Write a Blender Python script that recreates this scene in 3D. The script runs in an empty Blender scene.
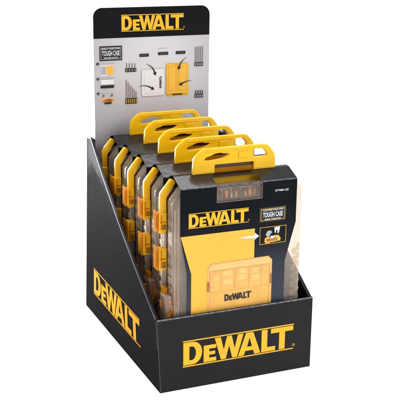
import bpy, bmesh, math, random
from mathutils import Matrix, Vector
random.seed(7)
S = 0.01                      # everything below is written in centimetres
scene = bpy.context.scene
col = scene.collection

# ------------------------------------------------------------------ materials
def newmat(name):
    m = bpy.data.materials.new(name); m.use_nodes = True
    nt = m.node_tree; nt.nodes.clear()
    out = nt.nodes.new('ShaderNodeOutputMaterial')
    return m, nt, out

def noise(nt, scale, detail=4, rough=.55, stretch=None):
    tc = nt.nodes.new('ShaderNodeTexCoord')
    n = nt.nodes.new('ShaderNodeTexNoise')
    n.inputs['Scale'].default_value = scale
    n.inputs['Detail'].default_value = detail
    n.inputs['Roughness'].default_value = rough
    if stretch:
        mp = nt.nodes.new('ShaderNodeMapping'); mp.inputs['Scale'].default_value = stretch
        nt.links.new(tc.outputs['Object'], mp.inputs['Vector']); nt.links.new(mp.outputs[0], n.inputs['Vector'])
    else:
        nt.links.new(tc.outputs['Object'], n.inputs['Vector'])
    return n

def ramp(nt, fac, stops):
    r = nt.nodes.new('ShaderNodeValToRGB')
    e = r.color_ramp.elements
    while len(e) > 1: e.remove(e[-1])
    e[0].position = stops[0][0]; e[0].color = tuple(stops[0][1]) + (1,)
    for p, c in stops[1:]:
        k = e.new(p); k.color = tuple(c) + (1,)
    nt.links.new(fac, r.inputs['Fac'])
    return r

def pbr(name, c, rough=.4, spec=.5, var=.06, nscale=60, bump=0., bscale=300, metal=0., coat=0., sss=0.):
    """Principled surface with slightly uneven colour, gloss and relief"""
    m, nt, out = newmat(name)
    b = nt.nodes.new('ShaderNodeBsdfPrincipled')
    n = noise(nt, nscale)
    lo = [max(0, x*(1-var)) for x in c]; hi = [min(1, x*(1+var)) for x in c]
    r = ramp(nt, n.outputs['Fac'], [(.3, lo), (.7, hi)])
    nt.links.new(r.outputs[0], b.inputs['Base Color'])
    rr = nt.nodes.new('ShaderNodeMapRange')
    rr.inputs['To Min'].default_value = rough*.8; rr.inputs['To Max'].default_value = min(1, rough*1.25)
    n2 = noise(nt, nscale*2.3, 6, .7)
    nt.links.new(n2.outputs['Fac'], rr.inputs['Value']); nt.links.new(rr.outputs[0], b.inputs['Roughness'])
    b.inputs['Specular IOR Level'].default_value = spec
    b.inputs['Metallic'].default_value = metal
    b.inputs['Coat Weight'].default_value = coat
    if sss:
        b.inputs['Subsurface Weight'].default_value = sss
        b.inputs['Subsurface Radius'].default_value = (.004, .002, .0005)
        b.inputs['Subsurface Scale'].default_value = 1
    if bump:
        bn = noise(nt, bscale, 3)
        bp = nt.nodes.new('ShaderNodeBump'); bp.inputs['Strength'].default_value = bump; bp.inputs['Distance'].default_value = .0006
        nt.links.new(bn.outputs['Fac'], bp.inputs['Height']); nt.links.new(bp.outputs[0], b.inputs['Normal'])
    nt.links.new(b.outputs[0], out.inputs[0])
    return m

def card(name, c, gl=.03, glr=.28, wear=.5, graz=.12, stops=None, axis='Z', a=0, b_=1):
    """coated black board: dark print under a weak varnish, faint scuffs; stops = tone along an axis (cm), painting in a gloss reflection"""
    m, nt, out = newmat(name)
    d = nt.nodes.new('ShaderNodeBsdfDiffuse'); g = nt.nodes.new('ShaderNodeBsdfGlossy')
    g.inputs['Roughness'].default_value = glr
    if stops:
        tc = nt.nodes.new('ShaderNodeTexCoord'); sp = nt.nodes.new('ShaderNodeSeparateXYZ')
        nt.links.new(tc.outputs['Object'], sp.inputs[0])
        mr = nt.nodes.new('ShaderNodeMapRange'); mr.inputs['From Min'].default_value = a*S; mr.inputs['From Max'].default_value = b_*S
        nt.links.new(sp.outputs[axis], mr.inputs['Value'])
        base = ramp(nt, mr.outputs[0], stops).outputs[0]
    else:
        n0 = noise(nt, 12, 3)
        base = ramp(nt, n0.outputs['Fac'], [(.3, [x*.85 for x in c]), (.7, [x*1.15 for x in c])]).outputs[0]
    sc = noise(nt, 420, 8, .8, (1, 1, .25))
    sr = ramp(nt, sc.outputs['Fac'], [(.62, (0, 0, 0)), (.80, (wear*.12,)*3)])
    mx = nt.nodes.new('ShaderNodeMixRGB'); mx.blend_type = 'ADD'; mx.inputs[0].default_value = 1
    nt.links.new(base, mx.inputs[1]); nt.links.new(sr.outputs[0], mx.inputs[2])
    nt.links.new(mx.outputs[0], d.inputs['Color'])
    bn = noise(nt, 45, 3)
    bp = nt.nodes.new('ShaderNodeBump'); bp.inputs['Strength'].default_value = .35; bp.inputs['Distance'].default_value = .0012
    nt.links.new(bn.outputs['Fac'], bp.inputs['Height']); nt.links.new(bp.outputs[0], g.inputs['Normal'])
    lw = nt.nodes.new('ShaderNodeLayerWeight'); lw.inputs['Blend'].default_value = .35
    mr = nt.nodes.new('ShaderNodeMapRange'); mr.inputs['To Min'].default_value = gl; mr.inputs['To Max'].default_value = graz
    nt.links.new(lw.outputs['Facing'], mr.inputs['Value'])
    mix = nt.nodes.new('ShaderNodeMixShader')
    nt.links.new(mr.outputs[0], mix.inputs[0]); nt.links.new(d.outputs[0], mix.inputs[1]); nt.links.new(g.outputs[0], mix.inputs[2])
    nt.links.new(mix.outputs[0], out.inputs[0])
    return m

def clearp(name, tint, milk, milkc, gl=.10, glr=.1, bump=.5, bscale=90):
    """thin clear plastic: mostly see-through, a milky share, sharp sheen that grows toward grazing"""
    m, nt, out = newmat(name)
    t = nt.nodes.new('ShaderNodeBsdfTransparent'); t.inputs['Color'].default_value = tuple(tint) + (1,)
    d = nt.nodes.new('ShaderNodeBsdfDiffuse'); d.inputs['Color'].default_value = tuple(milkc) + (1,)
    tl = nt.nodes.new('ShaderNodeBsdfTranslucent'); tl.inputs['Color'].default_value = tuple(milkc) + (1,)
    g = nt.nodes.new('ShaderNodeBsdfGlossy'); g.inputs['Roughness'].default_value = glr
    n = noise(nt, bscale, 3); bp = nt.nodes.new('ShaderNodeBump'); bp.inputs['Strength'].default_value = bump; bp.inputs['Distance'].default_value = .0015
    nt.links.new(n.outputs['Fac'], bp.inputs['Height']); nt.links.new(bp.outputs[0], g.inputs['Normal'])
    dm = nt.nodes.new('ShaderNodeMixShader'); dm.inputs[0].default_value = .5
    nt.links.new(d.outputs[0], dm.inputs[1]); nt.links.new(tl.outputs[0], dm.inputs[2])
    n2 = noise(nt, 35, 3)
    mr0 = nt.nodes.new('ShaderNodeMapRange'); mr0.inputs['To Min'].default_value = milk*.5; mr0.inputs['To Max'].default_value = milk*1.5
    nt.links.new(n2.outputs['Fac'], mr0.inputs['Value'])
    m1 = nt.nodes.new('ShaderNodeMixShader')
    nt.links.new(mr0.outputs[0], m1.inputs[0]); nt.links.new(t.outputs[0], m1.inputs[1]); nt.links.new(dm.outputs[0], m1.inputs[2])
    lw = nt.nodes.new('ShaderNodeLayerWeight'); lw.inputs['Blend'].default_value = .3
    mr = nt.nodes.new('ShaderNodeMapRange'); mr.inputs['To Min'].default_value = gl*.5; mr.inputs['To Max'].default_value = min(1, gl*5)
    nt.links.new(lw.outputs['Facing'], mr.inputs['Value'])
    m2 = nt.nodes.new('ShaderNodeMixShader')
    nt.links.new(mr.outputs[0], m2.inputs[0]); nt.links.new(m1.outputs[0], m2.inputs[1]); nt.links.new(g.outputs[0], m2.inputs[2])
    nt.links.new(m2.outputs[0], out.inputs[0])
    return m

YEL = (.90, .50, .018)
M = {
 'card_front': card('black_board_lit_front', (.011, .0105, .012), gl=.015, graz=.04, wear=1.),  # same board as the sides, tone kept greyer for the lit front
 'card_side': card('black_board_shaded_side', (.003, .003, .004), gl=.002, graz=.021, glr=.24, wear=.9),  # same board as the front, colour darkened to paint in the side's shade
 'card_in': card('black_board_inside', (.012, .012, .016), gl=.02, graz=.06),
 'crease': pbr('worn_lit_crease', (.16, .165, .19), .5, .3, .75, 260),  # worn fold tone, lightened further to paint in the edge highlight
 'crease_dark': pbr('soft_crease', (.030, .033, .042), .35, .5, .4, 150),
 'sleeve': card('black_sleeve', (.006, .008, .011), gl=.004, graz=.035, glr=.22, stops=[(0, (.055, .06, .075)), (.35, (.04, .045, .06)), (.62, (.012, .014, .02)), (1, (.004, .006, .009))], axis='Z', a=8, b_=17, wear=.25),  # slate fade toward the bottom is a gloss reflection put into the colour
 'sleeve_top': card('black_sleeve_top', (.010, .010, .012), gl=.035, graz=.17, glr=.18, wear=.3),
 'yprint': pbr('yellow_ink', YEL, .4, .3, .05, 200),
 'yprint_side': pbr('yellow_ink_shaded_side', (.78, .30, .004), .7, .05, .06, 200),  # same yellow ink, colour deepened to paint in the side's shade
 'ypanel': pbr('warm_yellow_ink', (.97, .53, .065), .38, .25, .03, 30),
 'yline': pbr('yellow_line_ink', (.75, .45, .02), .4, .3, .05, 200),
 'handle': pbr('yellow_plastic', (.99, .56, .003), .3, .4, .05, 60, .06, 200, sss=.12),
 'strip': pbr('amber_yellow_plastic', (.95, .50, .012), .3, .4, .10, 90, .1, 300),
 'white': pbr('white_ink', (.85, .85, .86), .5, .3, .03, 100),
 'grey': pbr('grey_ink', (.45, .45, .48), .5, .3, .05, 100),
 'ink': pbr('dark_ink', (.02, .02, .024), .45, .3, .2, 100),
 'inner': pbr('grey_liner', (.40, .36, .38), .45, .4, .18, 70, .2, 100),
 'liner_brown': pbr('brown_liner', (.085, .036, .014), .45, .4, .4, 70, .2, 100),
 'midgrey': pbr('mid_grey_ink', (.17, .165, .18), .5, .3, .1, 100),
 'windowedge': pbr('window_board_edge', (.20, .13, .11), .5, .3, .3, 200),
 'steel': pbr('steel', (.45, .42, .40), .3, .5, .2, 200, metal=.9),
 'olive': pbr('dark_olive_plastic', (.26, .13, .006), .35, .4, .2, 120),
 'brass': pbr('brass', (.45, .24, .07), .35, .5, .3, 200, metal=.7),
 'blackbit': pbr('black_oxide', (.03, .025, .022), .35, .5, .3, 200),
 'copper': pbr('copper_bit', (.42, .17, .06), .4, .5, .3, 200, metal=.4),
 'orangep': pbr('orange_plastic', (.70, .25, .02), .35, .5, .2, 200),
 'clear': clearp('clear_plastic', (.95, .88, .79), .26, (.88, .77, .66), .045, .12, .6, 120),
 'clear_rib': clearp('clear_ribbed_plastic', (.92, .83, .74), .34, (.86, .74, .62), .06, .1, .9, 250),
 'amber': clearp('amber_plastic', (.88, .50, .03), .6, (.84, .45, .008), .008, .3, .4, 150),
 'brown': clearp('brown_tinted_plastic', (.25, .12, .05), .35, (.13, .055, .02), .06, .15, .4, 150),
}
# header print: silvery grey with a lighter middle
def header_print():
    m, nt, out = newmat('silver_header_print')
    b = nt.nodes.new('ShaderNodeBsdfPrincipled')
    tc = nt.nodes.new('ShaderNodeTexCoord')
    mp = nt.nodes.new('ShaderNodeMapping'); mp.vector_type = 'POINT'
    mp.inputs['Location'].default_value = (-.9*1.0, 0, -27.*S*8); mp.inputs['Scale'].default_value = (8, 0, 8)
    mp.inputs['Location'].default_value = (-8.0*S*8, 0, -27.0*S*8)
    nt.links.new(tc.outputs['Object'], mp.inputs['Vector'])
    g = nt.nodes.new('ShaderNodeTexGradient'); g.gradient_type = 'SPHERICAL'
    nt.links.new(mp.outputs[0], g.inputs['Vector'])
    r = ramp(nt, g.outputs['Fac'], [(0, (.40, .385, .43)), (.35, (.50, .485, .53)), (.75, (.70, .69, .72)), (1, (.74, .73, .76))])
    nt.links.new(r.outputs[0], b.inputs['Base Color'])
    b.inputs['Roughness'].default_value = .42; b.inputs['Specular IOR Level'].default_value = .3
    n = noise(nt, 18, 2); bp = nt.nodes.new('ShaderNodeBump'); bp.inputs['Strength'].default_value = .3; bp.inputs['Distance'].default_value = .002
    nt.links.new(n.outputs['Fac'], bp.inputs['Height']); nt.links.new(bp.outputs[0], b.inputs['Normal'])
    nt.links.new(b.outputs[0], out.inputs[0]); return m
M['header'] = header_print()
def case_print():
    m, nt, out = newmat('amber_case_photo_print')
    b = nt.nodes.new('ShaderNodeBsdfPrincipled')
    tc = nt.nodes.new('ShaderNodeTexCoord'); sp = nt.nodes.new('ShaderNodeSeparateXYZ'); nt.links.new(tc.outputs['Object'], sp.inputs[0])
    mr = nt.nodes.new('ShaderNodeMapRange'); mr.inputs['From Min'].default_value = 7.*S; mr.inputs['From Max'].default_value = 12.2*S
    nt.links.new(sp.outputs['Z'], mr.inputs['Value'])
    r = ramp(nt, mr.outputs[0], [(0, (.95, .50, .10)), (.35, (.93, .53, .14)), (.7, (.90, .52, .17)), (.92, (.88, .50, .17)), (1, (.80, .45, .16))])
    n = noise(nt, 90, 5); r2 = ramp(nt, n.outputs['Fac'], [(.35, (.88, .88, .88)), (.65, (1, 1, 1))])
    mx = nt.nodes.new('ShaderNodeMixRGB'); mx.blend_type = 'MULTIPLY'; mx.inputs[0].default_value = 1
    nt.links.new(r.outputs[0], mx.inputs[1]); nt.links.new(r2.outputs[0], mx.inputs[2]); nt.links.new(mx.outputs[0], b.inputs['Base Color'])
    b.inputs['Roughness'].default_value = .4; b.inputs['Specular IOR Level'].default_value = .25
    nt.links.new(b.outputs[0], out.inputs[0]); return m
M['case_print'] = case_print()
M['amber_mid'] = pbr('amber_mid_ink', (.88, .48, .135), .4, .25, .08, 90)
M['amber_light'] = pbr('amber_light_ink', (.95, .57, .19), .4, .25, .08, 90)
M['peach'] = pbr('pale_amber_ink', (.95, .57, .21), .4, .25, .05, 90)
M['peach_dark'] = pbr('shadow_amber_ink', (.72, .38, .10), .4, .25, .05, 90)

# ------------------------------------------------------------------ mesh helpers (cm in, metres out)
class G:
    """collects geometry for ONE object; origin o in cm"""
    def __init__(s, o=(0, 0, 0)): s.bm = bmesh.new(); s.o = Vector(o); s.mats = []
    def mi(s, m):
        if m not in s.mats: s.mats.append(m)
        return s.mats.index(m)
    def v(s, p): return s.bm.verts.new((Vector(p) - s.o) * S)
    def face(s, pts, mat):
        f = s.bm.faces.new([s.v(p) for p in pts]); f.material_index = s.mi(mat); return f
    def box(s, x0, x1, y0, y1, z0, z1, mat, bev=0.):
        vs = [s.v((x, y, z)) for x in (x0, x1) for y in (y0, y1) for z in (z0, z1)]
        k = s.mi(mat); fs = []
        for q in ((0, 1, 3, 2), (4, 6, 7, 5), (0, 4, 5, 1), (2, 3, 7, 6), (0, 2, 6, 4), (1, 5, 7, 3)):
            f = s.bm.faces.new([vs[i] for i in q]); f.material_index = k; fs.append(f)
        if bev:
            es = set(e for f in fs for e in f.edges)
            r = bmesh.ops.bevel(s.bm, geom=list(es), offset=bev*S, segments=3, profile=.6, affect='EDGES', clamp_overlap=True)
            for f in r['faces']: f.material_index = k; f.smooth = True
    def cyl(s, p, q, r, mat, n=12, r2=None):
        p, q = Vector(p), Vector(q); d = (q - p).normalized()
        a = d.orthogonal().normalized(); b = d.cross(a); k = s.mi(mat)
        r2 = r if r2 is None else r2
        A = [s.v(p + r*(math.cos(t)*a + math.sin(t)*b)) for t in [2*math.pi*i/n for i in range(n)]]
        B = [s.v(q + r2*(math.cos(t)*a + math.sin(t)*b)) for t in [2*math.pi*i/n for i in range(n)]]
        for i in range(n):
            f = s.bm.faces.new((A[i], A[(i+1) % n], B[(i+1) % n], B[i])); f.material_index = k; f.smooth = True
        for L in (A[::-1], B):
            f = s.bm.faces.new(L); f.material_index = k
    def sheet(s, loops, mapf, mat, ext=0., bev=0., smooth=False, grow=0.):
        """flat shape with holes (curve fill); mapf(u, v, w) -> cm point; w toward the viewer"""
        c = bpy.data.curves.new('tmp', 'CURVE'); c.dimensions = '2D'; c.fill_mode = 'BOTH'
        c.extrude = ext/2; c.bevel_depth = bev; c.bevel_resolution = 2; c.offset = -bev + grow
        for L in loops:
            sp = c.splines.new('POLY'); sp.points.add(len(L)-1); sp.use_cyclic_u = True
            for i, (u, v) in enumerate(L): sp.points[i].co = (u, v, 0, 1)
        s._curve(c, mapf, mat, smooth or bev > 0)
    def text(s, txt, x, z, size, mapf, mat, bold=0., sx=1., align='LEFT', sp=1., shear=0.):
        c = bpy.data.curves.new('tmp', 'FONT'); c.body = txt; c.size = size; c.offset = bold; c.align_x = align
        c.space_character = sp; c.shear = shear; c.resolution_u = 3
        s._curve(c, lambda u, v, w: mapf(x + u*sx, z + v, w), mat)
    def _curve(s, c, mapf, mat, smooth=False):
        o = bpy.data.objects.new('tmp', c); col.objects.link(o)
        bpy.context.view_layer.update()
        me = bpy.data.meshes.new_from_object(o)
        k = s.mi(mat); vs = [s.v(mapf(*v.co)) for v in me.vertices]
        for p in me.polygons:
            try:
                f = s.bm.faces.new([vs[i] for i in p.vertices]); f.material_index = k; f.smooth = smooth
            except ValueError: pass
        bpy.data.objects.remove(o); bpy.data.curves.remove(c); bpy.data.meshes.remove(me)
    def obj(s, name, parent=None, smooth_angle=None, recalc=True, bevel=0.):
        bmesh.ops.remove_doubles(s.bm, verts=s.bm.verts, dist=1e-7)
        if recalc: bmesh.ops.recalc_face_normals(s.bm, faces=s.bm.faces)
        me = bpy.data.meshes.new(name); s.bm.to_mesh(me); s.bm.free()
        for m in s.mats: me.materials.append(M[m])
        o = bpy.data.objects.new(name, me); col.objects.link(o)
        if bevel:
            b = o.modifiers.new('bevel', 'BEVEL'); b.width = bevel*S; b.segments = 3; b.limit_method = 'ANGLE'; b.angle_limit = math.radians(40)
        if parent is not None:
            o.parent = parent
            o.location = s.o*S - abs_loc(parent)
        else: o.location = s.o*S
        return o
def abs_loc(o):
    v = Vector(o.location)
    while o.parent: o = o.parent; v += Vector(o.location)
    return v
def empty(name, o, label, cat, group=None):
    e = bpy.data.objects.new(name, None); e.empty_display_size = .02; col.objects.link(e); e.location = Vector(o)*S
    e['label'] = label; e['category'] = cat
    if group: e['group'] = group
    return e
def front(y):                        # face toward -y, standing in the x-z plane
    return lambda u, v, w: (u, y - w, v)
def rect(x0, x1, z0, z1): return [(x0, z0), (x1, z0), (x1, z1), (x0, z1)]
def rrect(x0, x1, z0, z1, r, n=5):
    L = []
    for cx, cz, a in ((x1-r, z0+r, -90), (x1-r, z1-r, 0), (x0+r, z1-r, 90), (x0+r, z0+r, 180)):
        for i in range(n+1):
            t = math.radians(a + 90*i/n); L.append((cx + r*math.cos(t), cz + r*math.sin(t)))
    return L
def frame(x0, x1, z0, z1, t): return [rect(x0, x1, z0, z1), rect(x0+t, x1-t, z0+t, z1-t)]

# ------------------------------------------------------------------ lettering of the logo: heavy drawn capitals, small-cap E, a rule above and below
def letters():
    L = []
    def arc(cx, cz, rx, rz, a0, a1, n=10):
        return [(cx + rx*math.cos(math.radians(a0+(a1-a0)*i/n)), cz + rz*math.sin(math.radians(a0+(a1-a0)*i/n))) for i in range(n+1)]
    # widths in units of the full logo (100 wide), heights 0..1
    L.append([[(0, 0), (8.4, 0)] + arc(8.4, .5, 8.2, .5, -90, 90)[1:] + [(0, 1)],
              [(5.3, .20)] + [(5.3, .80), (7.6, .80)] + arc(7.6, .5, 3.5, .30, 90, -90)[1:]])
    h = .74                              # small-capital E
    L.append([[(17.9, 0), (29.2, 0), (29.2, .17), (22.9, .17), (22.9, .30), (28.2, .30), (28.2, .45), (22.9, .45), (22.9, .57), (29.0, .57), (29.0, h), (17.9, h)]])
    L.append([[(27.6, 1), (33.0, 1), (35.9, .42), (38.6, 1), (42.9, 1), (45.7, .42), (48.5, 1), (53.6, 1), (48.0, 0), (43.6, 0), (40.7, .58), (37.8, 0), (33.4, 0)]])
    L.append([[(48.9, 0), (54.3, 0), (55.5, .19), (62.9, .19), (63.9, 0), (69.6, 0), (62.6, 1), (55.9, 1)],
              [(57.1, .37), (59.3, .77), (61.6, .37)]])
    L.append([[(70.4, 1), (75.8, 1), (75.8, .20), (83.4, .20), (83.4, 0), (70.4, 0)]])
    L.append([[(79.0, 1), (100, 1), (100, .79), (92.4, .79), (92.4, 0), (86.9, 0), (86.9, .79), (79.0, .79)]])
    return L
def logo(x0, x1, z0, z1, mapf, mat, name, parent, o=(0, 0, 0), rules=True, line=.045, mark=True):
    g = G(o); W = x1-x0; H = z1-z0
    lt = line*H; lz0 = z0 + (lt*1.55 if rules else 0); lz1 = z1 - (lt*1.55 if rules else 0)
    for q, L in enumerate(letters()):
        g.sheet([[(x0 + u*W/100, lz0 + v*(lz1-lz0)) for u, v in lp] for lp in L], lambda u, v, w, q=q: mapf(u, v, w + .003*(q % 3)), mat, grow=.0)
    if rules:
        g.sheet([rect(x0-(.004)*W, x1+.006*W, z1-lt, z1)], mapf, mat); g.sheet([rect(x0-(.004)*W, x1+.006*W, z0, z0+lt)], mapf, mat)
    if mark:
        cx, cz, r = x1 + .008*W, z0 + .16*H, .012*W
        ring = lambda q: [(cx+q*math.cos(t*math.pi/6), cz+q*math.sin(t*math.pi/6)) for t in range(12)]
        g.sheet([ring(r), ring(r*.6)], mapf, mat)
    return g.obj(name, parent, recalc=False)

# ------------------------------------------------------------------ the display box
D, W, H1, H2 = 23.45, 16.0, 7.4, 19.7
def lx(y, z):                       # the left wall is bowed a little, as loaded cardboard is
    a = .14 - .051*z; b = -.22 + .028*z; t = y/D
    return a*(1-t) + b*t
def topz(y):
    if y < .35: return H1
    if y > 21.9: return 19.85 - .15*(y-21.9)
    return H1 + (y-.35)*(19.85-H1)/(21.9-.35)

box = empty('display_box', (8, 11.7, 0), 'glossy black cardboard counter display box with yellow logos and tall grey header card behind', 'display box')
def wall(side):
    g = G(); ys = [0, .35] + [.35 + 21.55*i/22 for i in range(1, 23)] + [22.7, D]
    n = 8; TH = .32
    def X(y, z, k):
        return (lx(y, z) + k*TH) if side < 0 else (W + .03*z/7 - k*TH)
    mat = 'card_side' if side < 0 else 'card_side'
    rows = {}
    for k in (0, 1):
        for i, y in enumerate(ys):
            for j in range(n+1):
                z = topz(y)*j/n; rows[k, i, j] = g.v((X(y, z, k), y, z))
    for k in (0, 1):
        for i in range(len(ys)-1):
            for j in range(n):
                q = [rows[k, i, j], rows[k, i+1, j], rows[k, i+1, j+1], rows[k, i, j+1]]
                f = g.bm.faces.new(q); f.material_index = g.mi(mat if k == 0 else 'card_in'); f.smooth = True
    for i in range(len(ys)-1):
        f = g.bm.faces.new([rows[0, i, n], rows[0, i+1, n], rows[1, i+1, n], rows[1, i, n]]); f.material_index = g.mi('card_in')
    for i in (0, len(ys)-1):
        for j in range(n):
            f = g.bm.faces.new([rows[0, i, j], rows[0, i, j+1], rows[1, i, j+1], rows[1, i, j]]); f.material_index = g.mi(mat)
    w = g.obj('side_panel', box, bevel=.05)
    # fold along the outer top edge; its edge highlight is put into the colour
    g = G()
    P = []
    for y in ys[1:]:
        z = topz(y)+.012; P.append(((X(y, z, 0)-.015*(-side)*-1, y, z), (X(y, z, .22), y, z+.004), (X(y, z-.09, 0) + (-.012 if side < 0 else .012), y, z-.09)))
    for a, b in zip(P[:-1], P[1:]):
        g.face([a[0], b[0], b[1], a[1]], 'crease_dark'); g.face([a[0], b[0], b[2], a[2]], 'crease_dark')
    g.obj('folded_edge', w)
    return w
left = wall(-1); right = wall(1)
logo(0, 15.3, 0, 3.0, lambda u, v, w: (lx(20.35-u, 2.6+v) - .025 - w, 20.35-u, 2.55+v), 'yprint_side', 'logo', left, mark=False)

# front panel (slightly trapezoid, thick folded lip)
g = G()
fl0, fl1 = lx(0, 0), lx(0, H1)
def fx(x, z):                         # maps nominal x to the flared panel
    l = fl0 + (fl1-fl0)*z/H1; return l + (x/W)*(W + .02 - l)
g_pts = [[(fl0+.33, 0), (W-.33, 0), (W-.33, H1), (fl1+.33, H1)]]
def fpanel(y0, y1, mat, zt):
    a = [(fx(0, 0)+.0, y0, 0), (fx(W, 0), y0, 0), (fx(W, zt), y0, zt), (fx(0, zt), y0, zt)]
    b = [(p[0], y1, p[2]) for p in a]
    g.face(a, mat); g.face(b[::-1], 'card_in')
    for i in range(4):
        j = (i+1) % 4; g.face([a[i], b[i], b[j], a[j]], mat)
fpanel(-.03, .30, 'card_front', H1)
fp = g.obj('front_panel', box, bevel=.06)
g = G(); y = -.045
g.face([(fx(0, H1)+.05, y, H1-.10), (fx(W, H1)-.05, y, H1-.10), (fx(W, H1)-.05, y+.02, H1+.012), (fx(0, H1)+.05, y+.02, H1+.012)], 'crease')  # pale lip strip: worn fold with its bright edge highlight in the colour
g.face([(fx(0, H1)+.05, y+.02, H1+.012), (fx(W, H1)-.05, y+.02, H1+.012), (fx(W, H1)-.05, y+.12, H1+.014), (fx(0, H1)+.05, y+.12, H1+.014)], 'crease')
g.obj('folded_edge', fp)
# side seam: the glued corner fold on the front left edge
g = G(); g.face([(fx(0, .1)-.004, -.05, .1), (fx(0, .1)+.07, -.05, .1), (fx(0, 7.3)+.07, -.05, 7.3), (fx(0, 7.3)-.004, -.05, 7.3)], 'crease_dark'); g.obj('corner_fold', fp)
g = G()
g.sheet([rect(0,0.001,0,0.001)], front(-.05), 'card_front') if False else None
logo(2.42, 13.95, 2.27, 4.95, front(-.055), 'yprint', 'logo', fp)
g.bm.free()

g = G(); g.box(.35, 15.66, .35, 23.1, .02, .22, 'card_in'); g.obj('base_panel', box)
g = G(); g.box(.36, 15.64, 23.52, 23.75, .02, 19.3, 'card_in', .05); g.obj('back_panel', box)

# header card
HX0, HX1, HT = 1.2, 14.62, 33.5
g = G()
def hdr_outline(z0, z1, r):
    L = [(HX0, z0), (HX1, z0)]
    if r:
        for cx, a in ((HX1-r, 0), (HX0+r, 90)):
            for i in range(9):
                t = math.radians(a+90*i/8); L.append((cx+r*math.cos(t), z1-r+r*math.sin(t)))
    else: L += [(HX1, z1), (HX0, z1)]
    return L
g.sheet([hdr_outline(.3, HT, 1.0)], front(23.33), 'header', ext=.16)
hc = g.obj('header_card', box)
g = G(); L = hdr_outline(30.28, HT, 1.0); g.sheet([L], front(23.225), 'sleeve_top'); 
M['band'] = card('black_header_band', (.006, .006, .008), gl=.012, graz=.03, wear=.1)
g.mats = ['band']; g.obj('top_band', hc, recalc=False)
HY = 23.20
logo(4.35, 11.50, 30.93, 32.72, front(HY), 'yprint', 'logo', hc, mark=True)

def badge(x0, x1, z0, z1, y, parent, lines, title, edge='grey'):
    g = G(); f = front(y); f2 = front(y-.02)
    g.sheet([rect(x0, x1, z0, z1)], f, 'ink')
    w, h = x1-x0, z1-z0; t = .035*h
    g.sheet(frame(x0+.05*w, x1-.05*w, z0+.10*h, z1-.10*h, t), f2, edge)
    f3 = front(y-.03)
    def line(txt, zc, hh, bold, mat, wmax):
        # condensed to fit: measure on a throw-away curve
        c = bpy.data.curves.new('m', 'FONT'); c.body = txt; c.size = hh*1.38; c.offset = bold
        o = bpy.data.objects.new('m', c); col.objects.link(o); bpy.context.view_layer.update()
        wd = max(v[0] for v in o.bound_box) - min(v[0] for v in o.bound_box)
        bpy.data.objects.remove(o); bpy.data.curves.remove(c)
        g.text(txt, (x0+x1)/2 - wmax/2, zc-hh/2, hh*1.38, f3, mat, bold=bold, sx=wmax/wd)
    for txt, zc, hh, bold, mat, wf in lines: line(txt, z0+zc*h, hh*h, bold, mat, wf*w)
    return g.obj(title, parent, recalc=False)
badge(1.84, 4.38, 27.88, 29.45, HY, hc, [
    ('BUILD YOUR OWN', .83, .13, .004, 'white', .80), ('TOUGH CASE', .52, .34, .014, 'white', .78), ('MIX AND MATCH', .20, .11, .003, 'white', .62)], 'badge')

f1, f2, f3 = front(HY), front(HY-.02), front(HY-.04)
def disc(cx, cz, r, n=14): return [(cx+r*math.cos(2*math.pi*i/n), cz+r*math.sin(2*math.pi*i/n)) for i in range(n)]
# three numbered step pictures in the left column
steps = [(27.58, 26.3), (25.95, 24.75), (24.35, 23.0)]
for i, (zt, zb) in enumerate(steps):
    g = G()
    g.sheet([disc(1.62, zt, .16)], f1, 'ink')
    g.text(str(i+1), 1.62, zt-.09, .26, f2, 'white', align='CENTER')
    g.sheet([rect(1.85, 3.45, zt-.03, zt+.01)], f1, 'grey')
    if i == 0:
        g.sheet([rect(1.95, 3.42, 26.25, 27.45)], f1, 'white')
        g.sheet([rrect(2.55, 3.38, 26.32, 27.38, .1)], f2, 'peach'); g.sheet([rrect(2.02, 2.5, 26.4, 27.3, .08)], f2, 'grey')
        g.sheet([rect(2.72, 3.3, 26.45, 27.2)], f3, 'ypanel')
    elif i == 1:
        g.sheet([rect(1.95, 3.42, 25.32, 25.85)], f1, 'white')
        g.sheet([rrect(1.9, 3.42, 24.92, 25.24, .1)], f2, 'ink'); g.sheet([rect(2.1, 3.2, 25.24, 25.32)], f2, 'grey')
    else:
        g.sheet([rect(2.0, 3.4, 23.35, 23.85)], f1, 'peach'); g.sheet([[(2.05, 23.55), (2.5, 23.3), (3.0, 23.32), (3.35, 23.6), (2.9, 23.75), (2.4, 23.72)]], f2, 'copper')
        g.sheet([disc(2.2, 24.1, .17)], f2, 'grey'); g.sheet([disc(3.15, 24.1, .17)], f2, 'grey'); g.sheet([rect(2.3, 3.1, 23.18, 23.36)], f3, 'ink')
        g.sheet([disc(2.2, 24.1, .08)], f3, 'ink'); g.sheet([disc(3.15, 24.1, .08)], f3, 'ink')
    o = g.obj('step_picture', hc, recalc=False)
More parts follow.
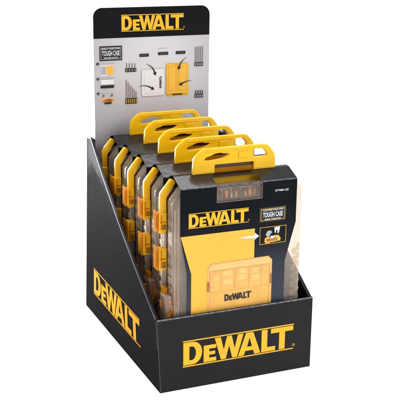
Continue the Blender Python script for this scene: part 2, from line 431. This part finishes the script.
# pictures of small bit racks
def rack(x0, x1, zb, zt, n, slope, base='ink', tall='midgrey', hb=.42):
    g = G(); g.sheet([rect(x0, x1, zb, zb+hb)], f2, base)
    for i in range(n):
        x = x0 + (i+.5)*(x1-x0)/n; top = zt - slope*i; w = .045
        g.sheet([[(x-w, zb+hb), (x+w, zb+hb), (x+w, top-.12), (x, top), (x-w, top-.12)]], f1, tall)
        g.sheet([rect(x-.05, x+.05, zb+.08, zb+hb-.08)], f3, 'yline' if slope > .1 else 'grey')
    return g.obj('drill_bit_picture', hc, recalc=False)
rack(4.72, 5.98, 26.55, 27.62, 4, .03)
rack(4.70, 6.05, 23.05, 25.75, 6, .26, tall='midgrey', hb=.62)
rack(12.84, 13.92, 26.82, 29.05, 5, .0, tall='midgrey')
rack(12.90, 13.95, 23.25, 24.15, 5, .0, tall='ink')
for x0, x1, zc in ((6.35, 7.45, 28.30), (8.52, 9.72, 28.40), (10.6, 11.75, 28.42)):
    g = G(); g.sheet([rrect(x0, x1, zc-.17, zc+.17, .08)], f1, 'ink'); g.sheet([rect(x0+.2, x1-.2, zc-.02, zc+.02)], f2, 'midgrey')
    if x0 > 8 and x0 < 9: g.sheet([rect(x0+.05, x1-.05, zc+.55, zc+.6)], f1, 'grey')
    g.obj('caption_bar', hc, recalc=False)
# open case picture: white half and yellow half
g = G()
g.sheet([rrect(6.55, 9.28, 23.70, 26.75, .22)], f1, 'grey'); g.sheet([rrect(6.6, 9.25, 23.78, 26.72, .2)], f2, 'white')
g.sheet([rect(6.9, 8.2, 24.1, 26.4)], f3, 'white')
logo(0, 1.35, 0, .27, lambda u, v, w: (8.65+v, HY-.05-w, 24.60+u), 'ink', 'small_logo', hc, rules=False, mark=False)
g.obj('open_case_picture', hc, recalc=False)
g = G()
g.sheet([rrect(9.45, 12.15, 23.62, 27.28, .22)], f1, 'yline'); g.sheet([rrect(9.5, 12.1, 23.9, 27.2, .2)], f2, 'ypanel')
g.sheet([rect(10.78, 10.84, 24.0, 27.1)], f3, 'yline'); g.sheet([rect(10.2, 11.4, 23.72, 23.86)], f3, 'ink'); g.sheet([rect(10.3, 11.2, 27.06, 27.14)], f3, 'yline')
g.sheet(frame(9.7, 10.65, 24.2, 26.95, .04), f3, 'yline'); g.sheet(frame(10.98, 11.95, 24.2, 26.95, .04), f3, 'yline')
g.obj('open_case_picture', hc, recalc=False)
def swoosh(p0, p1, p2, w=.14):
    g = G(); n = 14; A = []; B = []
    P = lambda t: (Vector(p0)*(1-t)**2 + Vector(p1)*2*t*(1-t) + Vector(p2)*t*t)
    for i in range(n+1):
        t = i/n; p = P(t); d = (P(min(1, t+.02)) - P(max(0, t-.02))).normalized(); nn = Vector((-d.y, d.x))
        ww = w*(.15+.85*t) * .6
        A.append(tuple(p + nn*ww)); B.append(tuple(p - nn*ww))
    d = (P(1)-P(.9)).normalized(); nn = Vector((-d.y, d.x)); p = P(1)
    A.append(tuple(p + nn*w*1.7)); head = tuple(p + d*w*2.6); B.append(tuple(p - nn*w*1.7))
    g.sheet([A + [head] + B[::-1]], front(HY-.06), 'ink'); g.obj('curved_arrow', hc, recalc=False)
swoosh((7.1, 27.35), (7.9, 27.1), (8.1, 26.35)); swoosh((6.2, 24.85), (7.0, 25.15), (7.75, 24.65))
swoosh((11.9, 27.9), (11.2, 27.5), (11.0, 26.85)); swoosh((12.6, 25.25), (11.8, 25.25), (11.3, 24.95))

# ------------------------------------------------------------------ one tool case with all its parts
def make_case(full):
    O = (8.15, 2.3, .25)
    c = empty('tool_case', O, '', 'tool case', 'packed tool cases standing in the display box')
    # clear lid: bevelled octagon
    out = [(1.62, 1.1), (2.2, .45), (14.1, .45), (14.72, 1.1), (14.72, 18.45), (13.85, 19.35), (2.55, 19.35), (1.62, 18.1)]
    g = G(O); g.sheet([out], lambda u, v, w: (u, 1.39 - w, v), 'clear', ext=1.74-.6, bev=.3)
    lid = g.obj('clear_lid', c)
    # moulded ribs of the lid: left edge ridges and the knurled right edge
    g = G(O)
    for x in (1.72, 2.05):
        g.box(x, x+.10, .47, .62, 2, 17.6, 'clear_rib', .03)
    for k in range(15):
        z = 3.0 + k*.92
        g.box(1.57, 1.66, .9, 1.9, z, z+.5, 'clear', .04)
    g.obj('moulded_rib', lid)
    g = G(O)
    for k in range(8):
        z = 6.2 + k*.86; h = .40
        for dx in (0, .62):
            x = 13.95 + dx*.75; zz = z + (.4 if dx else 0)
            ring = [(-.40, 0), (-.2, h*.9), (.2, h*.9), (.40, 0), (.2, -h*.9), (-.2, -h*.9)]
            x += .12 if zz > 11 else 0; x += .18 if zz > 13 else 0
            o_ = [g.v((x+p*.8, .62, zz+q)) for p, q in ring]; i_ = [g.v((x+p*.5, .49, zz+q*.62)) for p, q in ring]
            k2 = g.mi('clear_rib')
            for j in range(6):
                f = g.bm.faces.new((o_[j], o_[(j+1) % 6], i_[(j+1) % 6], i_[j])); f.material_index = k2
            f = g.bm.faces.new(i_); f.material_index = k2
    g.obj('knurled_grip', lid)
    # grey liner seen through the lid
    g = G(O); g.box(2.0, 13.55, 1.75, 1.85, .8, 18.3, 'inner' if full else 'liner_brown', .02)
    for x in (2.75, 3.05): g.box(x, x+.05, 1.5, 1.75, .9, 17.5, 'inner')
    g.obj('liner', c)
    # back shell, brown tinted
    g = G(O); g.sheet([[(1.75, 1.1), (2.3, .5), (14.0, .5), (14.5, 1.1), (14.5, 18.2), (13.5, 19.2), (2.8, 19.2), (1.75, 17.9)]], lambda u, v, w: (u, 3.50 - w, v), 'brown', ext=1.2-.5, bev=.25)
    g.obj('back_shell', c)
    # yellow spine along the left edge with its bevelled shoulder
    g = G(O); g.sheet([[(1.0, 14.9), (1.60, 14.9), (1.62, 18.3), (2.50, 19.64), (2.40, 19.92), (2.02, 20.0), (1.04, 18.75), (.98, 18.3)]], lambda u, v, w: (u, 2.50 - w, v), 'strip', ext=.44-.14, bev=.07)
    for z in (17.9, 17.5): g.box(1.02, 1.1, 2.35, 2.65, z, z+.12, 'strip', .02)
    g.obj('spine', c)
    # dark lower spine (hinge side) in brown plastic
    g = G(O); g.sheet([[(1.25, 1.0), (1.66, 1.0), (1.66, 14.85), (1.25, 14.85)]], lambda u, v, w: (u, 2.62 - w, v), 'clear', ext=.4, bev=.06)
    for k in range(13): g.box(1.12, 1.3, 2.4, 2.85, 1.4+k*1.03, 1.9+k*1.03, 'clear_rib', .05)
    g.obj('hinge', c)
    for z0, z1 in ((15.15, 16.95), (11.4, 13.55)):
        g = G(O); g.box(.84, 1.62, 2.16, 2.85, z0, z1, 'strip', .10)
        g.box(.95, 1.5, 2.10, 2.2, z0+.47*(z1-z0), z0+.53*(z1-z0), 'amber', .02)
        g.box(1.15, 1.5, 2.09, 2.2, z0+.18, z0+.36*(z1-z0), 'olive', .03)
        g.box(1.0, 1.1, 2.11, 2.2, z0+.2, z1-.2, 'amber', .02)
        lt = g.obj('latch', c)
        g = G(O); g.box(.70, .84, 2.2, 3.35, z0-.05, z1+.05, 'amber', .06)
        g.box(.64, .74, 2.45, 3.15, z0+.3, z1-.3, 'amber', .04)
        g.obj('lever', lt)
    # handle
    hole1 = [(5.32, 21.50), (5.5, 21.74), (6.0, 21.86), (6.35, 22.02), (6.9, 22.08), (7.3, 21.98), (7.82, 21.95), (7.9, 21.84), (7.55, 21.66), (7.1, 21.50), (6.3, 21.42), (5.7, 21.38)]
    hole2 = [(10.22, 21.55), (10.22, 22.15), (10.36, 22.27), (11.05, 22.27), (11.5, 21.98), (11.74, 21.6), (11.6, 21.40), (10.36, 21.40)]
    slot = rrect(6.38, 10.38, 20.12, 20.98, .08, 3)
    outl = [(4.15, 17.8), (12.65, 17.8), (12.62, 20.3), (12.60, 21.2), (12.45, 21.66), (12.1, 22.15), (11.75, 22.47), (11.3, 22.56), (5.4, 22.56), (5.05, 22.42), (4.5, 21.95), (4.28, 21.62), (4.22, 20.9)]
    def soft(L, n=2):
        for _ in range(n):
            L = [q for i in range(len(L)) for a_, b_ in [(L[i], L[(i+1) % len(L)])] for q in ((a_[0]*.78+b_[0]*.22, a_[1]*.78+b_[1]*.22), (a_[0]*.22+b_[0]*.78, a_[1]*.22+b_[1]*.78))]
        return L
    hole1 = soft(hole1, 1); hole2 = soft(hole2, 1)
    g = G(O); g.sheet([outl, hole1[::-1], hole2[::-1], slot[::-1]], lambda u, v, w: (u, 2.50 - w, v), 'handle', ext=.40-.14, bev=.07)
    # raised lip and small pad
    g.box(8.75, 9.75, 2.22, 2.34, 21.42, 22.05, 'handle', .05)
    g.box(5.4, 11.3, 2.24, 2.34, 22.22, 22.30, 'handle', .03)
    g.box(4.45, 6.2, 2.25, 2.34, 20.35, 20.42, 'handle', .02); g.box(10.6, 12.3, 2.25, 2.34, 20.35, 20.42, 'handle', .02)
    g.obj('handle', c)
    g = G(O); g.box(6.3, 10.45, 2.56, 2.64, 20.0, 20.62, 'amber', .02); g.box(6.3, 10.45, 2.66, 2.7, 19.9, 21.05, 'brown'); g.obj('hang_tab', c)
    # drill bits: lower left corner, and the row behind the window of the sleeve
    bits = [(1.95, 1.3, 7.2, 9.9, .16, 'brass'), (2.25, .95, 7.0, 9.2, .14, 'copper'), (2.3, 1.45, 7.4, 9.6, .15, 'orangep'), (1.95, .9, 7.0, 8.6, .14, 'steel'), (2.62, 1.2, 7.0, 8.4, .14, 'brass'),
            (2.0, 1.3, 3, 6.6, .15, 'brass')]
    for x, y, a, b, r, m in bits:
        g = G(O); g.cyl((x, y, a), (x+.1, y, b-.5), r, m); g.cyl((x+.1, y, b-.5), (x+.12, y, b), r*.6, m, 10, r*.3); g.cyl((x, y, a), (x, y, a+.5), r*1.25, 'blackbit', 6)
        g.obj('drill_bit', c)
    wm = ['copper', 'blackbit', 'orangep', 'steel', 'brass', 'blackbit', 'copper', 'orangep', 'copper']
    for k in range(9):
        x = 6.15 + k*.48; g = G(O)
        g.cyl((x, 1.25, 16.9), (x, 1.25, 18.55+.1*(k % 3)), .17, wm[k], 10); g.cyl((x, 1.25, 18.55+.1*(k % 3)), (x, 1.25, 18.95), .10, 'steel' if k % 2 else 'blackbit', 6)
        g.obj('drill_bit', c)
    for p, q, r, m in (((1.35, 1.2, 7.0), (1.2, 1.6, 9.7), .16, 'amber'), ((1.75, .85, 7.0), (1.45, 1.1, 9.2), .15, 'orangep'), ((1.2, 1.9, 7.4), (1.6, 1.5, 9.5), .14, 'brass'),
                       ((1.0, 1.3, 7.3), (1.75, 1.0, 8.5), .13, 'copper'), ((1.1, 2.1, 7.0), (.95, 2.0, 8.9), .15, 'orangep'), ((1.9, .8, 7.2), (1.8, .9, 8.6), .12, 'steel'), ((1.15, .95, 6.8), (1.55, .75, 8.0), .14, 'amber')):
        g = G(O); p, q = Vector(p), Vector(q); k_ = p.lerp(q, .72)
        g.cyl(p, k_, r, m, 12); g.cyl(k_, p.lerp(q, .8), r*1.25, m, 12); g.cyl(p.lerp(q, .8), q, r*.6, 'steel' if m != 'steel' else 'blackbit', 8, r*.35)
        g.obj('drill_bit', c)
    g = G(O); g.box(.92, 1.62, .8, 2.25, 6.6, 9.3, 'clear_rib', .2); g.box(1.0, 1.4, 1.4, 2.25, 9.1, 9.95, 'amber', .14); g.obj('corner_clip', c)
    g = G(O); g.box(5.8, 10.5, 1.05, 1.55, 17.0, 18.1, 'brown', .08); g.box(5.5, 10.7, 1.56, 1.70, 16.8, 19.2, 'liner_brown'); g.obj('bit_holder', c)
    # ---- printed sleeve
    YS = .42
    hx = [(2.25, 19.5), (2.25, 15.15), (2.95, 11.4), (2.98, .6), (13.0, .6), (13.0, 11.5), (14.02, 15.25), (14.02, 19.5)]
    win = rect(5.85, 10.35, 17.95, 19.36)
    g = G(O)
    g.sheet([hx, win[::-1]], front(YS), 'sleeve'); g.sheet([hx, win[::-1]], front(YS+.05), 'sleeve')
    def slope(u, t, lift=0.): return (u, YS + t*(2.26-YS), 19.5 + t*.74 + lift)
    wx0, wx1, t1 = 5.85, 10.35, .62
    for x0, x1, a, b in ((2.25, wx0, 0, 1), (wx1, 14.02, 0, 1), (wx0, wx1, t1, 1), (wx0, wx1, 0, .07)):
        g.face([slope(x0, a), slope(x1, a), slope(x1, b), slope(x0, b)], 'sleeve_top')
    # ridge beside the handle slot, back flap and back panel
    for x0, x1 in ((2.25, 4.1), (12.7, 14.02)):
        g.face([(x0, 2.26, 20.24), (x1, 2.26, 20.24), (x1, 2.82, 20.24), (x0, 2.82, 20.24)], 'sleeve_top')
    g.face([(2.25, 2.82, 20.24), (14.02, 2.82, 20.24), (14.02, 4.12, 19.5), (2.25, 4.12, 19.5)], 'sleeve_top')
    g.face([(2.25, 4.12, 19.5), (14.02, 4.12, 19.5), (13.9, 4.12, .6), (2.4, 4.12, .6)], 'sleeve_top')
    sl = g.obj('sleeve', c, recalc=False)
    g = G(O)
    for x0, x1 in ((2.27, 14.0),):
        g.face([(x0, YS-.012, 19.44), (x1, YS-.012, 19.44), (x1, YS+.01, 19.515), (x0, YS+.01, 19.515)], 'crease')  # pale line paints in the highlight along the sleeve's top fold
        g.face([(x0, YS+.01, 19.515), (x1, YS+.01, 19.515), (x1, YS+.06, 19.535), (x0, YS+.06, 19.535)], 'crease')
    g.sheet([rect(5.79, 10.41, 17.89, 19.42), rect(5.87, 10.33, 17.97, 19.34)], front(YS-.018), 'windowedge')
    g.obj('cut_edge', sl, recalc=False)
    if full:
        y1, y2, y3, y4 = YS-.02, YS-.04, YS-.06, YS-.075
        g = G(O); g.sheet([[(2.27, 15.03), (9.72, 15.03), (9.72, .65), (3.34, .65), (3.34, 11.3)]], front(y1), 'ypanel'); g.obj('yellow_panel', sl, recalc=False)
        logo(3.05, 9.02, 15.72, 17.15, front(y1), 'yprint', 'logo', sl, O)
        g = G(O); g.text('DT70801-QZ', 11.72, 18.42, .25, front(y1), 'white', bold=.004); g.obj('item_number', sl, recalc=False)
        badge(10.15, 12.95, 15.52, 16.98, y1, sl, [('CUSTOMISE YOUR OWN', .80, .11, .004, 'white', .76), ('TOUGH CASE', .50, .32, .016, 'white', .74), ('BUILD YOUR SET', .19, .10, .004, 'white', .6)], 'badge', 'yline')
        # case picture
        g = G(O)
        g.sheet([[(4.95, .7), (4.95, 11.6), (5.3, 12.08), (11.2, 12.16), (11.62, 11.75), (11.66, .7)]], front(y2), 'case_print')
        g.sheet([[(5.0, 11.55), (5.35, 12.0), (11.18, 12.08), (11.55, 11.7), (11.45, 11.45), (5.1, 11.4)]], front(y3), 'peach')
        for x in (6.3, 7.75, 9.2, 10.5): g.sheet([rect(x, x+.05, 9.3, 11.25)], front(y4), 'amber_mid')
        for x, zz, ww in ((5.5, 10.3, .6), (6.55, 9.8, .9), (8.0, 10.1, .95), (9.4, 9.9, .9), (6.5, 10.7, 1.0), (8.1, 10.75, .8), (9.5, 10.6, .7)): g.sheet([rrect(x, x+ww, zz, zz+.62, .2)], front(y3), 'amber_light')
        g.sheet(frame(5.2, 11.4, .72, 11.3, .05), front(y4-.01), 'amber_mid')
        g.sheet([rect(5.3, 11.3, 9.15, 9.22)], front(y3), 'amber_mid')
        for x in (4.93, 11.42): g.sheet([rrect(x, x+.22, 9.35, 10.35, .05)], front(y4), 'copper')
        cp = g.obj('case_picture', sl, recalc=False)
        logo(6.72, 9.5, 8.2, 8.85, front(y4-.01), 'ink', 'logo', cp, O, rules=False, mark=False)
        # arrow and icon box
        g = G(O); g.sheet([[(8.3, 14.22), (9.72, 14.10), (9.72, 13.92), (10.18, 14.24), (9.72, 14.62), (9.72, 14.38), (8.3, 14.32)]], front(y2), 'white'); g.obj('arrow', sl, recalc=False)
        g = G(O)
        g.sheet(frame(10.25, 13.02, 13.33, 15.03, .05), front(y1), 'yline')
        # little picture: a driver, loose bits and a small case
        g.sheet([[(10.75, 13.55), (10.78, 13.95), (11.15, 14.1), (11.35, 13.9), (11.75, 14.15), (12.2, 14.12), (12.45, 13.8), (12.4, 13.55), (11.6, 13.48)]], front(y2), 'ypanel')
        g.sheet([[(10.85, 14.25), (11.0, 14.6), (11.35, 14.68), (11.55, 14.45), (11.35, 14.3), (11.3, 14.1), (11.05, 14.05)]], front(y2), 'grey')
        g.sheet([[(11.75, 14.92), (12.35, 14.95), (12.3, 14.6), (12.2, 14.3), (12.08, 14.3), (12.1, 14.62), (11.95, 14.62), (11.9, 14.35), (11.8, 14.4)]], front(y2), 'white')
        g.sheet([rect(10.95, 12.1, 13.6, 13.85)], front(y3), 'copper'); g.sheet([disc(11.5, 13.98, .16)], front(y3), 'white'); g.sheet([disc(11.95, 13.95, .13)], front(y3), 'grey')
        g.sheet([rect(10.8, 11.3, 13.43, 13.52)], front(y3), 'ypanel')
        g.obj('pictogram', sl, recalc=False)
    return c
PITCH = 4.467
c1 = make_case(True)
c1['label'] = 'front clear tool case with yellow handle, its whole black and yellow printed sleeve in view'
c2 = make_case(False)
c2.location.y += PITCH*S
def copy_tree(o, parent=None):
    c = o.copy(); col.objects.link(c)
    if parent: c.parent = parent; c.matrix_parent_inverse = o.matrix_parent_inverse.copy()
    for ch in list(o.children): copy_tree(ch, c)
    return c
labs = ['clear tool case with yellow handle directly behind the front one',
        'middle clear tool case of the five, third yellow handle from the front',
        'fourth clear tool case from the front, second yellow handle from the grey header card',
        'rearmost clear tool case, its yellow handle directly against the grey header card']
cs = [c2]
for i in range(3): cs.append(copy_tree(c2))
for i, c in enumerate(cs):
    c.location = Vector((8.15, 2.3 + PITCH*(i+1) , .25))*S
    c.location.x += [.0004, -.0005, .0006, 0][i]
    c.rotation_euler.z = math.radians([.5, -.35, .4, -.2][i]); c.rotation_euler.x = math.radians([-.3, .2, -.2, .1][i])
    c['label'] = labs[i]

# ------------------------------------------------------------------ white backdrop with added glow, white surroundings
m, nt, out = newmat('white_glow_backdrop')
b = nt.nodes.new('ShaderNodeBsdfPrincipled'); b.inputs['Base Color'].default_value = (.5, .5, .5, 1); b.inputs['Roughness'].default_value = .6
b.inputs['Emission Color'].default_value = (1, 1, 1, 1); b.inputs['Emission Strength'].default_value = .86  # glow added to the backdrop so it stays white without shadows
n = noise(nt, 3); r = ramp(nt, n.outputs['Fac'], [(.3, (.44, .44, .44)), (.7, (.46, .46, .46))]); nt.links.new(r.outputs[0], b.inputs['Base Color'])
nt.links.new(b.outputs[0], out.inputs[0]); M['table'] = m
g = G()
ys = [-150, 0, 120] + [120 + 60*math.sin(math.radians(a)) for a in range(10, 91, 10)]
zs = [0, 0, 0] + [60*(1-math.cos(math.radians(a))) for a in range(10, 91, 10)]
ys.append(180); zs.append(160)
for i in range(len(ys)-1):
    f = g.face([(-220, ys[i], zs[i]), (260, ys[i], zs[i]), (260, ys[i+1], zs[i+1]), (-220, ys[i+1], zs[i+1])], 'table'); f.smooth = True
o = g.obj('backdrop', None, recalc=False); o['kind'] = 'structure'

w = bpy.data.worlds.new('World'); scene.world = w; w.use_nodes = True
bg = w.node_tree.nodes['Background']; bg.inputs['Color'].default_value = (.96, .98, 1, 1); bg.inputs['Strength'].default_value = .5
def area(name, loc, target, size, power, color=(1, 1, 1), sy=None):
    l = bpy.data.lights.new(name, 'AREA'); l.shape = 'RECTANGLE'; l.size = size*S; l.size_y = (sy or size)*S; l.energy = power; l.color = color
    o = bpy.data.objects.new(name, l); col.objects.link(o); o.location = Vector(loc)*S
    d = (Vector(target)-Vector(loc)); o.rotation_euler = d.to_track_quat('-Z', 'Y').to_euler(); return o
area('key_softbox', (60, -95, 95), (8, 8, 12), 70, 7.5, (1, .985, .96))
area('top_softbox', (10, 30, 130), (8, 10, 10), 90, 12)
area('rim_softbox', (-22, 76, 17.5), (0, 18, 15), 30, 10, (.95, .97, 1))

# ------------------------------------------------------------------ camera
cd = bpy.data.cameras.new('camera'); cam = bpy.data.objects.new('camera', cd); col.objects.link(cam)
r_ = Vector((.92326432, -.38401819, .01063106)); u_ = Vector((.09808079, .26238328, .95996624)); f_ = Vector((.37143391, .88525988, -.27991392))
mt = Matrix((r_, u_, -f_)).transposed().to_4x4(); mt.translation = Vector((-28.84617, -78.19305, 43.21836))*S
cam.matrix_world = mt
cd.sensor_width = 36; cd.lens = 36*982.91/400; cd.clip_start = .01; cd.clip_end = 100
scene.camera = cam
scene.view_settings.view_transform = 'Standard'; scene.view_settings.look = 'None'; scene.view_settings.exposure = 0
scene.cycles.transparent_max_bounces = 32; scene.cycles.max_bounces = 10
